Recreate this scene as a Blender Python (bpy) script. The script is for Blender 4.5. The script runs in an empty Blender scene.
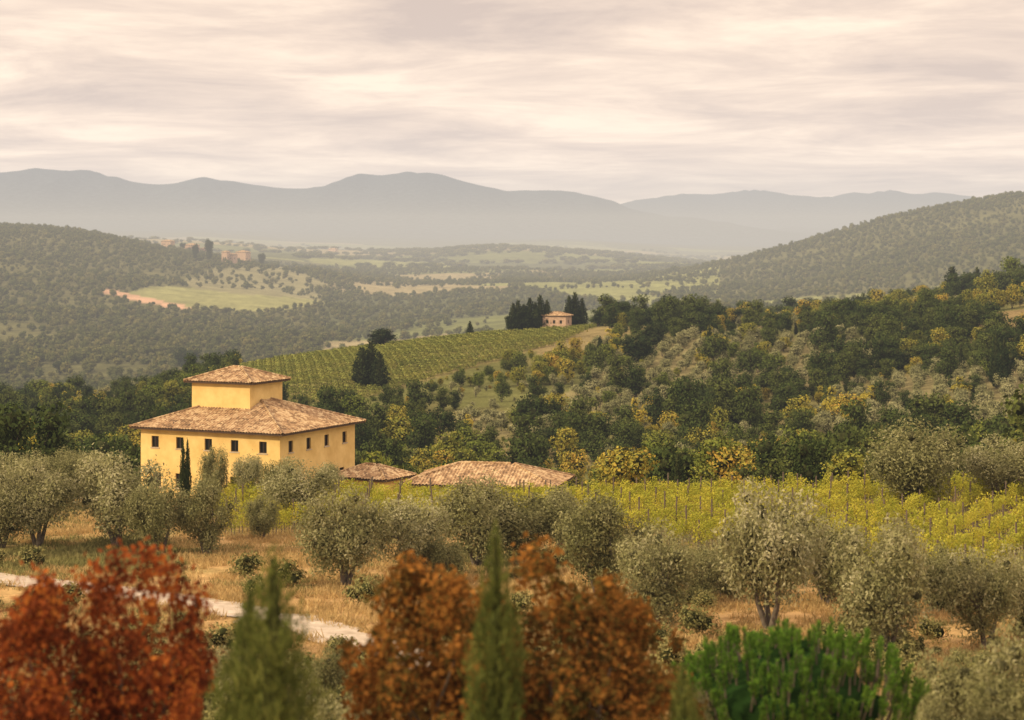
import bpy, math, numpy as np
from mathutils import Vector
rng=np.random.default_rng(7)
sc=bpy.context.scene
sc.view_settings.view_transform='Standard'
try: sc.view_settings.look='None'
except Exception: pass
sc.view_settings.exposure=0
F=1991.0; HZ=235.0; CX=512.0     # focal length in pixels, horizon pixel row, image centre column

# ------------------------------------------------------------------ noise
def _h(i,j,s):
    v=np.sin(i*127.1+j*311.7+s*74.7)*43758.5453
    return v-np.floor(v)
def vnoise(x,y,s=0):
    xi=np.floor(x); yi=np.floor(y); fx=x-xi; fy=y-yi
    fx=fx*fx*(3-2*fx); fy=fy*fy*(3-2*fy)
    a=_h(xi,yi,s);b=_h(xi+1,yi,s);c=_h(xi,yi+1,s);d=_h(xi+1,yi+1,s)
    return (a*(1-fx)+b*fx)*(1-fy)+(c*(1-fx)+d*fx)*fy
def fbm(x,y,s=0,o=4):
    t=0;a=.5;n=0
    for k in range(o):
        t=t+a*vnoise(x*2**k+k*13.3,y*2**k+k*7.1,s+k); n+=a; a*=.5
    return t/n
def sstep(a,b,x):
    t=np.clip((x-a)/(b-a),0,1); return t*t*(3-2*t)
def inpoly(px,py,poly):
    ins=np.zeros(np.shape(px),bool); n=len(poly); j=n-1
    for i in range(n):
        xi,yi=poly[i]; xj,yj=poly[j]
        c=((yi>py)!=(yj>py))&(px<(xj-xi)*(py-yi)/((yj-yi)+1e-9)+xi)
        ins^=c; j=i
    return ins

# ------------------------------------------------------------------ terrain heights (camera height = 0)
C=[-300,0,128,256,384,512,640,768,896,1024,1324]
def E(l): return ('e',list(zip(C,l)))
def Zc(v): return ('z',v)
ST=[(-60,Zc(-1.9)),(3,Zc(-2.2)),(20,Zc(-7.2)),(40,Zc(-12.6)),(60,Zc(-16.8)),(80,Zc(-19.0)),(110,Zc(-20.5)),(150,Zc(-22.3)),
 (175,('e',[(-300,500),(0,500),(400,503),(600,502),(800,498),(1024,494),(1324,490)])),
 (190,('e',[(-300,500),(0,500),(330,503),(400,515),(600,514),(700,506),(1024,494),(1324,490)])),
 (230,E([512]*11)),
 (300,E([508,508,508,508,508,506,503,499,495,490,482])),
 (370,E([480,477,474,470,470,472,470,464,457,447,432])),
 (450,E([452,448,442,432,425,428,427,426,415,403,388])),
 (530,E([437,430,422,397,380,388,387,386,376,362,342])),
 (620,E([428,418,407,370,350,345,342,347,338,322,298])),
 (700,E([428,414,404,364,342,323,319,328,318,302,276])),
 (800,E([435,420,412,385,368,345,330,323,309,292,266])),
 (950,E([440,420,412,402,395,375,352,345,330,310,290])),
 (1200,E([392,386,382,378,370,352,337,332,326,312,300])),
 (1500,E([342,338,340,344,342,326,314,310,306,297,290])),
 (1900,E([288,290,296,308,320,310,302,299,290,276,258])),
 (2300,E([245,250,266,282,302,297,293,282,256,232,205])),
 (2800,('e',[(-300,214),(0,223),(60,226),(128,237),(180,250),(256,266),(384,284),(512,285),(650,284),(700,272),(768,255),(850,229),(896,215),(960,199),(1024,184),(1324,150)])),
 (3300,E([232,236,248,264,273,273,276,272,245,222,195])),
 (4200,E([248,248,247,252,263,260,262,270,262,248,235])),
 (5000,('e',[(-300,246),(0,243),(150,238),(256,243),(330,252),(400,252),(500,242),(580,247),(650,262),(768,268),(1324,262)])),
 (6500,E([258,258,257,256,260,262,264,266,266,264,262])),
 (9000,('e',[(-300,238),(0,236),(200,232),(300,240),(450,243),(560,238),(700,248),(1024,250),(1324,245)])),
 (10500,E([225,226,228,230,232,238,243,246,248,248,246])),
 (12500,('e',[(-300,178),(-100,162),(0,167),(60,165),(100,169),(145,178),(180,174),(225,177),(256,178),(300,180),(340,174),(385,167),(425,165),(460,169),(500,180),(530,181),(570,187),(610,196),(650,206),(700,216),(768,226),(850,232),(1024,240),(1324,240)])),
 (14500,E([236]*11)),
 (17000,('e',[(-300,225),(400,222),(560,208),(640,196),(690,190),(740,186),(790,188),(830,191),(870,189),(900,185),(950,184),(1000,192),(1100,203),(1324,205)])),
 (20000,E([238]*11)),(27000,E([237]*11))]
PX=np.arange(-900,1925,8.0)
def tpar(d): return np.where(d<60,(d-60)/60.0,np.log(np.maximum(d,60)/60.0))
TG=np.arange(-2.0,6.12,0.01)
SM=[]
for d,(k,v) in ST:
    if k=='z': r=np.full(PX.shape,float(v))
    else:
        e=np.interp(PX,[a for a,b in v],[b for a,b in v])
        w=5 if d<9000 else 1.6
        kk=np.exp(-.5*(np.arange(-16,17)/w)**2); kk/=kk.sum()
        e=np.convolve(np.pad(e,16,mode='edge'),kk,mode='valid')
        r=(HZ-e)/F*d
    SM.append(r)
SM=np.array(SM); ts=tpar(np.array([float(d) for d,_ in ST]))
HT=np.empty((len(TG),len(PX)))
for j in range(len(PX)): HT[:,j]=np.interp(TG,ts,SM[:,j])
kk=np.exp(-.5*(np.arange(-9,10)/2.6)**2); kk/=kk.sum()
HT=np.apply_along_axis(lambda c:np.convolve(np.pad(c,9,mode='edge'),kk,mode='valid'),0,HT)
def H(x,y):
    x=np.asarray(x,float); y=np.asarray(y,float)
    dd=np.maximum(y,6)
    u=np.clip((CX+F*x/dd-PX[0])/8.0,0,len(PX)-1.001); t=np.clip((tpar(y)-TG[0])/.01,0,len(TG)-1.001)
    i=u.astype(int); f=u-i; j=t.astype(int); g=t-j
    z=(HT[j,i]*(1-f)+HT[j,i+1]*f)*(1-g)+(HT[j+1,i]*(1-f)+HT[j+1,i+1]*f)*g
    n1=fbm(x/14,y/14,3)-.5; n2=fbm(x/90,y/90,5)-.5; n3=fbm(x/380,y/420,9)-.5
    z=z+n1*.5*(1-sstep(200,400,y))+n2*7*sstep(230,420,y)*(1-sstep(3000,7000,y))+n3*26*sstep(900,2000,y)
    n4=1-np.abs(2*fbm(x/1300,y/2600,21,5)-1)
    z=z+(n4-.8)*170*sstep(9500,11500,y)
    return z
def proj(x,y,z=None):
    if z is None: z=H(x,y)
    return CX+F*x/y, HZ-F*z/y
def sight(b,e,d0=60,d1=320,st=.4):  # ground point seen at image pixel column b, row e
    d=np.arange(d0,d1,st); x=(b-CX)/F*d; ee=HZ-F*H(x,d)/d
    k=np.argmax(ee<=e)
    if ee[k]>e: k=int(np.argmin(ee))
    return float(x[k]),float(d[k])

# ------------------------------------------------------------------ land cover
VINE_HILL=[(225,400),(240,360),(380,340),(510,319),(592,312),(606,322),(560,344),(480,366),(345,404)]
BROWN=[(530,350),(590,328),(630,334),(600,350),(550,360)]
BROWN2=[(970,332),(990,312),(1120,302),(1160,330),(1040,336)]
GROVE=[[(560,396),(640,350),(700,338),(850,338),(900,368),(760,392),(620,408)],[(440,425),(600,403),(700,403),(640,432),(520,442)],[(780,434),(850,392),(930,372),(1150,362),(1150,440),(960,447)]]
VINE_NEAR=[(215,480),(560,476),(1300,470),(1300,632),(960,612),(850,578),(700,552),(560,536),(215,536)]
FIELDL=[(118,296),(150,286),(270,290),(330,303),(270,312),(180,308)]
TRACK=[(96,291),(108,289),(150,298),(196,308),(186,311),(140,302)]
VILL=[(180,282),(215,268),(290,266),(330,285),(320,300),(200,290)]
def cell(x,y):
    n3=fbm(x/260,y/260,35); n2=fbm(x/45,y/45,33)
    wx=x+240*(n3-.5)+14*(n2-.5); wy=y+260*(n3-.5)
    U=(wx*.9+wy*.25)/300; V=(wy*.9-wx*.3)/420
    return U,V,_h(np.floor(U),np.floor(V),4)
def cover(x,y,z):
    b,e=proj(x,np.maximum(y,6),z)
    def C3(c): return np.array(c)
    n=fbm(x/9,y/9,31)[...,None]; n2=fbm(x/45,y/45,33)[...,None]; n3=fbm(x/260,y/260,35)[...,None]
    m=sstep(.36,.58,n*.5+n2*.5)
    near=C3([.44,.29,.13])*m+C3([.20,.18,.07])*(1-m)
    mid=C3([.22,.185,.08])*sstep(.4,.6,n2)+C3([.13,.135,.048])*(1-sstep(.4,.6,n2))
    far=C3([.085,.09,.036])*(1-n3)+C3([.13,.125,.055])*n3
    Y=y[...,None]
    col=near+(mid-near)*sstep(185,230,Y); col=col+(far-col)*sstep(850,1000,Y)
    U,V,h=cell(x,y)
    pal=np.array([[.18,.20,.075],[.14,.155,.06],[.27,.235,.13],[.20,.195,.085],[.10,.11,.048],[.21,.225,.085]])
    fc=pal[(h*5.99).astype(int)]
    strip=.86+.28*vnoise(U*60,V*3,12)[...,None]
    fm=((y>1350)&(b>325)&(b<720)&(y<7500))|((y>3600)&(y<8500))|((y>1200)&(y<1900)&(b>=720))
    w=fm[...,None]*(1.0)
    col=col*(1-w)+fc*strip*w
    s1=.75+.5*vnoise(x/2.5+y*.12,y/30,8)[...,None]
    def put(mask,c,s=1):
        nonlocal col
        col=np.where(mask[...,None],np.array(c)*s,col)
    put(inpoly(b,e,VINE_HILL)&(y>430)&(y<790),[.18,.155,.062],s1)
    put(inpoly(b,e,BROWN)&(y>430)&(y<790),[.22,.18,.085],s1)
    put(inpoly(b,e,BROWN2)&(y>430)&(y<900),[.25,.19,.09],s1)
    for g in GROVE: put(inpoly(b,e,g)&(y>300)&(y<900),[.21,.185,.088])
    put(inpoly(b,e,FIELDL)&(y>1100)&(y<2700),[.24,.245,.10],strip)
    put(inpoly(b,e,VILL)&(y>1500)&(y<3000),[.22,.21,.11])
    put(inpoly(b,e,TRACK)&(y>1100)&(y<2700),[.48,.31,.20])
    put(inpoly(b,e,VINE_NEAR)&(y>100)&(y<200),[.25,.20,.08])
    mt=sstep(7500,10500,Y); col=col*(1-mt)+C3([.08,.10,.115])*mt  # far mountains blue-grey: part of the aerial haze put into the base colour
    return np.clip(col,0,1),b,e

# ------------------------------------------------------------------ materials
def newmat(name):
    m=bpy.data.materials.new(name); m.use_nodes=True; nt=m.node_tree; nt.nodes.clear(); return m,nt
def N(nt,t,**k):
    n=nt.nodes.new(t)
    for a,v in k.items(): setattr(n,a,v)
    return n
def ramp(nt,cols):
    r=N(nt,'ShaderNodeValToRGB'); el=r.color_ramp.elements
    while len(el)<len(cols): el.new(.5)
    for i,(p,c) in enumerate(cols): el[i].position=p; el[i].color=(*c,1)
    return r
def foliage(name,cols,trans=.28,wi=.34,wo=.46,wn=.6):
    """cols: list dark->light of leaf base colours"""
    m,nt=newmat(name); L=nt.links
    g=N(nt,'ShaderNodeNewGeometry'); oi=N(nt,'ShaderNodeObjectInfo')
    def math_(op,a,b):
        n=N(nt,'ShaderNodeMath',operation=op)
        for i,v in enumerate((a,b)):
            if isinstance(v,(int,float)): n.inputs[i].default_value=v
            else: L.new(v,n.inputs[i])
        return n.outputs[0]
    f=math_('ADD',math_('MULTIPLY',g.outputs['Random Per Island'],wi),math_('MULTIPLY',oi.outputs['Random'],wo))
    if wn:
        tc=N(nt,'ShaderNodeTexCoord'); nz=N(nt,'ShaderNodeTexNoise'); nz.inputs['Scale'].default_value=.9; nz.inputs['Detail'].default_value=1
        L.new(tc.outputs['Object'],nz.inputs['Vector'])
        f=math_('ADD',f,math_('MULTIPLY',math_('SUBTRACT',nz.outputs['Fac'],.5),wn))
    f=math_('ADD',f,(1-wi-wo)/2)
    n=len(cols); r=ramp(nt,[(i/(n-1),c) for i,c in enumerate(cols)])
    L.new(f,r.inputs[0])
    d=N(nt,'ShaderNodeBsdfDiffuse'); o=N(nt,'ShaderNodeOutputMaterial'); L.new(r.outputs[0],d.inputs[0])
    if trans:
        t=N(nt,'ShaderNodeBsdfTranslucent'); mx=N(nt,'ShaderNodeMixShader'); mx.inputs[0].default_value=trans
        L.new(r.outputs[0],t.inputs[0]); L.new(d.outputs[0],mx.inputs[1]); L.new(t.outputs[0],mx.inputs[2]); L.new(mx.outputs[0],o.inputs[0])
    else: L.new(d.outputs[0],o.inputs[0])
    return m
def noisy(name,c1,c2,scale=3,rough=.85,bump=.0,c3=None,detail=6,coord='Object'):
    m,nt=newmat(name); L=nt.links
    tc=N(nt,'ShaderNodeTexCoord'); nz=N(nt,'ShaderNodeTexNoise'); nz.inputs['Scale'].default_value=scale; nz.inputs['Detail'].default_value=detail
    nz.inputs['Roughness'].default_value=.65
    L.new(tc.outputs[coord],nz.inputs['Vector'])
    r=ramp(nt,[(.32,c1),(.66,c2)] if c3 is None else [(.3,c1),(.5,c2),(.7,c3)])
    L.new(nz.outputs['Fac'],r.inputs[0])
    p=N(nt,'ShaderNodeBsdfPrincipled'); p.inputs['Roughness'].default_value=rough
    L.new(r.outputs[0],p.inputs['Base Color'])
    if bump:
        bn=N(nt,'ShaderNodeBump'); bn.inputs['Strength'].default_value=bump; bn.inputs['Distance'].default_value=.05
        L.new(nz.outputs['Fac'],bn.inputs['Height']); L.new(bn.outputs[0],p.inputs['Normal'])
    o=N(nt,'ShaderNodeOutputMaterial'); L.new(p.outputs[0],o.inputs[0]); return m
def flat(name,c):
    m,nt=newmat(name); tc=N(nt,'ShaderNodeTexCoord'); nz=N(nt,'ShaderNodeTexNoise'); nz.inputs['Scale'].default_value=2; nz.inputs['Detail'].default_value=1
    nt.links.new(tc.outputs['Object'],nz.inputs['Vector']); r=ramp(nt,[(.3,tuple(q*.6 for q in c)),(.7,tuple(q*1.3 for q in c))]); nt.links.new(nz.outputs['Fac'],r.inputs[0])
    d=N(nt,'ShaderNodeBsdfDiffuse'); nt.links.new(r.outputs[0],d.inputs[0]); o=N(nt,'ShaderNodeOutputMaterial'); nt.links.new(d.outputs[0],o.inputs[0]); return m
M={}
M['bark']=noisy('bark',(.06,.045,.03),(.15,.12,.09),6,.9,.4)
M['barkg']=noisy('olive_bark',(.07,.055,.04),(.17,.14,.11),7,.9,.4)
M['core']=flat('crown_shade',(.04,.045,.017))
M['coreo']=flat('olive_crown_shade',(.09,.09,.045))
M['olive']=foliage('olive_leaves',[(.08,.085,.03),(.18,.18,.075),(.31,.30,.145),(.48,.45,.28)],.25,.45,.4,.9)
M['olivef']=foliage('olive_leaves_hill',[(.14,.15,.065),(.25,.25,.12),(.38,.36,.20)],0)
M['broad']=foliage('woodland_leaves',[(.05,.075,.017),(.09,.12,.025),(.14,.165,.032),(.21,.21,.042),(.34,.28,.05),(.42,.24,.05)],0,.28,.7,.3)
M['dark']=foliage('dark_woodland_leaves',[(.026,.04,.013),(.045,.065,.019),(.075,.095,.026),(.12,.135,.034)],0,.3,.6,.35)
M['yellow']=foliage('autumn_yellow_leaves',[(.26,.24,.04),(.42,.36,.06),(.55,.42,.07)],.25)
M['forest']=foliage('forest_leaves',[(.05,.065,.022),(.08,.092,.03),(.115,.12,.042),(.19,.165,.06)],0,.3,.6,0)
M['cyp']=foliage('cypress_leaves',[(.015,.026,.011),(.028,.042,.016),(.05,.066,.024)],0)
M['cypl']=foliage('young_cypress_leaves',[(.05,.068,.02),(.115,.14,.035),(.24,.25,.07)],.3,.5,.2,.9)
M['vine']=foliage('vine_leaves',[(.20,.23,.03),(.33,.34,.045),(.50,.45,.06),(.58,.44,.08)],.3,.4,.35,.6)
M['vineh']=foliage('hill_vine_leaves',[(.14,.17,.045),(.22,.24,.06),(.31,.29,.07)],0,.4,.45,.3)
M['red']=foliage('autumn_red_leaves',[(.06,.024,.012),(.16,.045,.018),(.34,.09,.024),(.56,.22,.045)],.35,.6,.1,1.3)
M['rust']=foliage('autumn_rust_leaves',[(.06,.065,.018),(.12,.08,.022),(.25,.11,.026),(.48,.22,.05)],.35,.6,.1,1.3)
M['pine']=foliage('pine_needles',[(.05,.11,.016),(.11,.22,.03),(.24,.38,.05)],.3,.5,.1,.7)
M['dry']=foliage('dry_grass_blades',[(.24,.19,.08),(.48,.34,.15),(.62,.46,.22)],.2,.5,.4,0)
M['scrub']=foliage('scrub_leaves',[(.12,.125,.045),(.22,.21,.08),(.34,.29,.12)],0)

# ------------------------------------------------------------------ mesh accumulation (quads)
class Acc:
    def __init__(s): s.V=[];s.F=[];s.M=[];s.n=0
    def add(s,v,f,m):
        v=np.asarray(v,float).reshape(-1,3); f=np.asarray(f,int).reshape(-1,4)
        s.V.append(v); s.F.append(f+s.n); s.M.append(np.full(len(f),m)); s.n+=len(v)
    def mesh(s,name,mats,smooth=()):
        V=np.concatenate(s.V);Fc=np.concatenate(s.F);Mi=np.concatenate(s.M)
        me=bpy.data.meshes.new(name); me.vertices.add(len(V)); me.vertices.foreach_set('co',V.ravel())
        me.loops.add(len(Fc)*4); me.loops.foreach_set('vertex_index',Fc.ravel())
        me.polygons.add(len(Fc)); me.polygons.foreach_set('loop_start',np.arange(len(Fc))*4)
        me.polygons.foreach_set('material_index',Mi)
        me.polygons.foreach_set('use_smooth',np.isin(Mi,list(smooth)) if len(smooth) else np.zeros(len(Fc),bool))
        for m in mats: me.materials.append(m)
        me.update(calc_edges=True); return me
def nrm(v): return v/np.maximum(np.linalg.norm(v,axis=-1,keepdims=True),1e-9)
def leaves(a,P,D,L,W,m,r,jit=.9,up=0.0,ldir=None,ls=.35):
    n=len(P); nn=nrm(nrm(D)+r.normal(0,jit,(n,3))+np.array([0,0,.25]))
    t=r.normal(0,1,(n,3)); t[:,2]+=up
    if ldir is not None: t=ldir+r.normal(0,ls,(n,3))
    t=nrm(t-nn*np.sum(t*nn,1,keepdims=True)) if ldir is None else nrm(t)
    b=nrm(np.cross(nn,t)); s=(r.uniform(.6,1.3,(n,1)))
    l=t*L*.5*s; w=b*W*.5*s
    V=np.stack([P-l,P+w-l*.1,P+l,P-w-l*.1],1).reshape(-1,3)
    a.add(V,np.arange(4*n).reshape(-1,4),m)
def tube(a,P,R,m,seg=7):
    P=np.asarray(P,float);k=len(P);T=nrm(np.gradient(P,axis=0))
    ref=np.array([.3,1,.1]);u=nrm(np.cross(T,ref));v=np.cross(T,u)
    th=np.arange(seg)*2*np.pi/seg
    V=(P[:,None]+np.asarray(R)[:,None,None]*(u[:,None]*np.cos(th)[None,:,None]+v[:,None]*np.sin(th)[None,:,None])).reshape(-1,3)
    f=[(i*seg+j,i*seg+(j+1)%seg,(i+1)*seg+(j+1)%seg,(i+1)*seg+j) for i in range(k-1) for j in range(seg)]
    a.add(V,f,m)
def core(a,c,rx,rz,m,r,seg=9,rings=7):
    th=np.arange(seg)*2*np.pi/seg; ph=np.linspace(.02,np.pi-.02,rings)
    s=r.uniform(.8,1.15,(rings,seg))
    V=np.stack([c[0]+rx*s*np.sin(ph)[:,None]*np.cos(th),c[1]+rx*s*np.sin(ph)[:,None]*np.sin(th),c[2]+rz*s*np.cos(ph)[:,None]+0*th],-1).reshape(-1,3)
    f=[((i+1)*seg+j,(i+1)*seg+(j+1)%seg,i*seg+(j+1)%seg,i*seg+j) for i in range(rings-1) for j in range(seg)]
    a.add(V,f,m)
def box(a,x0,x1,y0,y1,z0,z1,m):
    V=[(x0,y0,z0),(x1,y0,z0),(x1,y1,z0),(x0,y1,z0),(x0,y0,z1),(x1,y0,z1),(x1,y1,z1),(x0,y1,z1)]
    a.add(V,[(0,3,2,1),(4,5,6,7),(0,1,5,4),(1,2,6,5),(2,3,7,6),(3,0,4,7)],m)
def sph(r,n):
    return nrm(r.normal(0,1,(n,3)))
def crown_tree(name,seed,h,cw,cz0,nb,br,nl,L,W,mats,trunk=True,corescale=.55,inner=.55,squash=.85,forks=3,tr=.16,up=0.0,core_m=2,spread=1.0,stray=.06):
    """h height, cw crown half width, cz0 crown base height"""
    r=np.random.default_rng(seed); a=Acc(); ch=(h-cz0)/2; cc=np.array([0,0,cz0+ch])
    B=[];
    for i in range(nb):
        p=sph(r,1)[0]*(r.uniform(.35,1)**.5)
        s=br*r.uniform(.6,1.3)
        p=p*np.array([max(cw-s*.8,.1),max(cw-s*.8,.1),max(ch-s*.6,.1)])
        if p[2]<-.35*ch: p[:2]*=.8
        B.append((cc+p,s))
    B.append((cc-np.array([0,0,.1*ch]),min(cw,ch)*.62))
    w=np.array([s**2 for _,s in B]); w/=w.sum()
    for i,(p,s) in enumerate(B):
        k=int(nl*w[i]); q=sph(r,k); rad=s*(inner+(1.08-inner)*r.uniform(0,1,(k,1))**.6)
        st=r.uniform(0,1,(k,1))<stray; rad=np.where(st,rad*r.uniform(1.05,1.35,(k,1)),rad)
        P=p+q*rad*np.array([1,1,squash]); P[:,2]=np.maximum(P[:,2],cz0*.6)
        leaves(a,P,q,L,W,0,r,up=up)
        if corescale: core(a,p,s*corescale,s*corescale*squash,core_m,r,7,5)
    if trunk:
        for k in range(forks):
            an=k*2*np.pi/forks+r.uniform(-.5,.5); off=cw*.42*spread
            top=np.array([np.cos(an)*off,np.sin(an)*off,cz0+ch*1.1])
            b0=np.array([np.cos(an)*tr*.7,np.sin(an)*tr*.7,-.3])
            pts=[b0,b0+np.array([0,0,.3+cz0*.35]),b0*.5+top*.35+np.array([r.uniform(-.1,.1),r.uniform(-.1,.1),cz0*.3]),top*.7,top]
            tube(a,pts,[tr*1.25,tr*.95,tr*.7,tr*.45,tr*.15],1)
            for _ in range(2):
                p,s=B[r.integers(len(B)-1)]
                tube(a,[top*.6,(top*.6+p)/2+r.normal(0,.1,3),p],[tr*.4,tr*.28,tr*.1],1,5)
    return a.mesh(name,mats,smooth=(1,2))
def cone_tree(name,seed,h,w,nl,L,W,mats,prof=None,tips=1,rag=.18,ls=.35,inn=.62,cs=.55):
    r=np.random.default_rng(seed); a=Acc()
    if prof is None: prof=lambda t:np.minimum(1,(1-t)**.7*1.25)*np.minimum(1,.45+t*3)
    t=1-np.sqrt(r.uniform(0,1,nl)); t=np.clip(t*.9+r.uniform(0,1,nl)*.1,0,1)
    th=r.uniform(0,2*np.pi,nl)
    lump=1+rag*(2*vnoise(th*2.2+seed,t*h*1.6,seed)-1)+rag*(2*vnoise(th*5,t*h*4,seed+3)-1)
    R=w*prof(t)*lump*(inn+(1.07-inn)*r.uniform(0,1,nl)**.5)
    P=np.stack([R*np.cos(th),R*np.sin(th),.3+t*(h-.3)],1); D=np.stack([np.cos(th),np.sin(th),.5+0*th],1)
    leaves(a,P,D,L,W,0,r,ldir=np.stack([np.cos(th)*.45,np.sin(th)*.45,1+0*th],1),ls=ls)
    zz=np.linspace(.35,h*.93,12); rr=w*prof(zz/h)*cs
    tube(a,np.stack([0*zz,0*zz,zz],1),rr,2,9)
    tube(a,[(0,0,-.3),(0,0,.4),(0,0,h*.3)],[.13,.1,.08],1)
    return a.mesh(name,mats,smooth=(1,2))

def link(o): sc.collection.objects.link(o); return o
def obj(name,me,loc=(0,0,0),rz=0,s=(1,1,1),parent=None):
    o=bpy.data.objects.new(name,me); o.location=loc; o.rotation_euler=(0,0,rz); o.scale=s; link(o)
    if parent: o.parent=parent
    return o

# ------------------------------------------------------------------ ground sheet
drow=np.concatenate([np.arange(-60,60,3.0),60*np.exp(np.arange(0,6.1,.0105))])
sc_f=np.linspace(-.36,.36,561); so=np.linspace(.38,1.2,24)
scol=np.concatenate([-so[::-1],sc_f,so])
Dg,Sg=np.meshgrid(drow,scol,indexing='ij'); Xg=Sg*(np.maximum(Dg,0)+80); Zg=H(Xg,Dg)
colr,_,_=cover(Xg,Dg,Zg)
nr,ncn=Dg.shape; idx=np.arange(nr*ncn).reshape(nr,ncn)
fq=np.stack([idx[:-1,:-1],idx[:-1,1:],idx[1:,1:],idx[1:,:-1]],-1).reshape(-1,4)
a=Acc(); a.add(np.stack([Xg,Dg,Zg],-1),fq,0)
m,nt=newmat('countryside_ground'); Lk=nt.links
at=N(nt,'ShaderNodeAttribute'); at.attribute_name='cover'
g=N(nt,'ShaderNodeNewGeometry')
n1=N(nt,'ShaderNodeTexNoise'); n1.inputs['Scale'].default_value=1.3; n1.inputs['Detail'].default_value=6; n1.inputs['Roughness'].default_value=.7
n2=N(nt,'ShaderNodeTexNoise'); n2.inputs['Scale'].default_value=.03; n2.inputs['Detail'].default_value=6; n2.inputs['Roughness'].default_value=.75
for q in (n1,n2): Lk.new(g.outputs['Position'],q.inputs['Vector'])
mr=N(nt,'ShaderNodeMapRange'); mr.inputs[1].default_value=.3; mr.inputs[2].default_value=.7; mr.inputs[3].default_value=.6; mr.inputs[4].default_value=1.35
mr2=N(nt,'ShaderNodeMapRange'); mr2.inputs[1].default_value=.3; mr2.inputs[2].default_value=.7; mr2.inputs[3].default_value=.65; mr2.inputs[4].default_value=1.35
Lk.new(n1.outputs['Fac'],mr.inputs[0]); Lk.new(n2.outputs['Fac'],mr2.inputs[0])
mm=N(nt,'ShaderNodeMath',operation='MULTIPLY'); Lk.new(mr.outputs[0],mm.inputs[0]); Lk.new(mr2.outputs[0],mm.inputs[1])
vm=N(nt,'ShaderNodeVectorMath',operation='SCALE'); Lk.new(at.outputs['Color'],vm.inputs[0]); Lk.new(mm.outputs[0],vm.inputs['Scale'])
df=N(nt,'ShaderNodeBsdfDiffuse'); Lk.new(vm.outputs[0],df.inputs[0])
bp=N(nt,'ShaderNodeBump'); bp.inputs['Strength'].default_value=.6; bp.inputs['Distance'].default_value=.3; Lk.new(n1.outputs['Fac'],bp.inputs['Height']); Lk.new(bp.outputs[0],df.inputs['Normal'])
o=N(nt,'ShaderNodeOutputMaterial'); Lk.new(df.outputs[0],o.inputs[0])
gm=a.mesh('ground',[m],smooth=(0,))
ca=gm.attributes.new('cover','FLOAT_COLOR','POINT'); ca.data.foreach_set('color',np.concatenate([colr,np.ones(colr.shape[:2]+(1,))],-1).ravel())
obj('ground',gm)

# ------------------------------------------------------------------ dirt road
RP=np.array([(-75,160),(-50,140),(-36,126),(-27.5,119),(-21,114),(-16.5,109.5),(-11.5,103),(-6.5,95.5),(-1,86),(4,76),(8,64),(10,50)])
tt=np.linspace(0,len(RP)-1,320)
cs=np.stack([np.interp(tt,range(len(RP)),RP[:,k]) for k in (0,1)],1)
kk=np.exp(-.5*(np.arange(-24,25)/9)**2);kk/=kk.sum()
cs=np.stack([np.convolve(np.pad(cs[:,k],24,mode='edge'),kk,mode='valid') for k in (0,1)],1)
T=nrm(np.gradient(cs,axis=0)); Nn=np.stack([-T[:,1],T[:,0]],1)
offs=np.linspace(-1.85,1.85,13); ew=(fbm(tt*6,tt*0,50)-.5)*1.8
Px=cs[:,None,:]+Nn[:,None,:]*((offs[None,:,None]+0*tt[:,None,None])+ (np.sign(offs)*(np.abs(offs)>1.4))[None,:,None]*ew[:,None,None])
zr=H(Px[...,0],Px[...,1])+.07-.03*np.exp(-((np.abs(offs)-.85)/.25)**2)[None,:]
ri=np.arange(zr.size).reshape(zr.shape); a=Acc()
a.add(np.dstack([Px,zr]),np.stack([ri[:-1,:-1],ri[:-1,1:],ri[1:,1:],ri[1:,:-1]],-1).reshape(-1,4)[:,::-1],0)
M['road']=noisy('gravel_road',(.31,.25,.18),(.56,.48,.38),.9,.95,.4,detail=10)
obj('dirt_road',a.mesh('dirt_road',[M['road']],smooth=(0,)))

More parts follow.
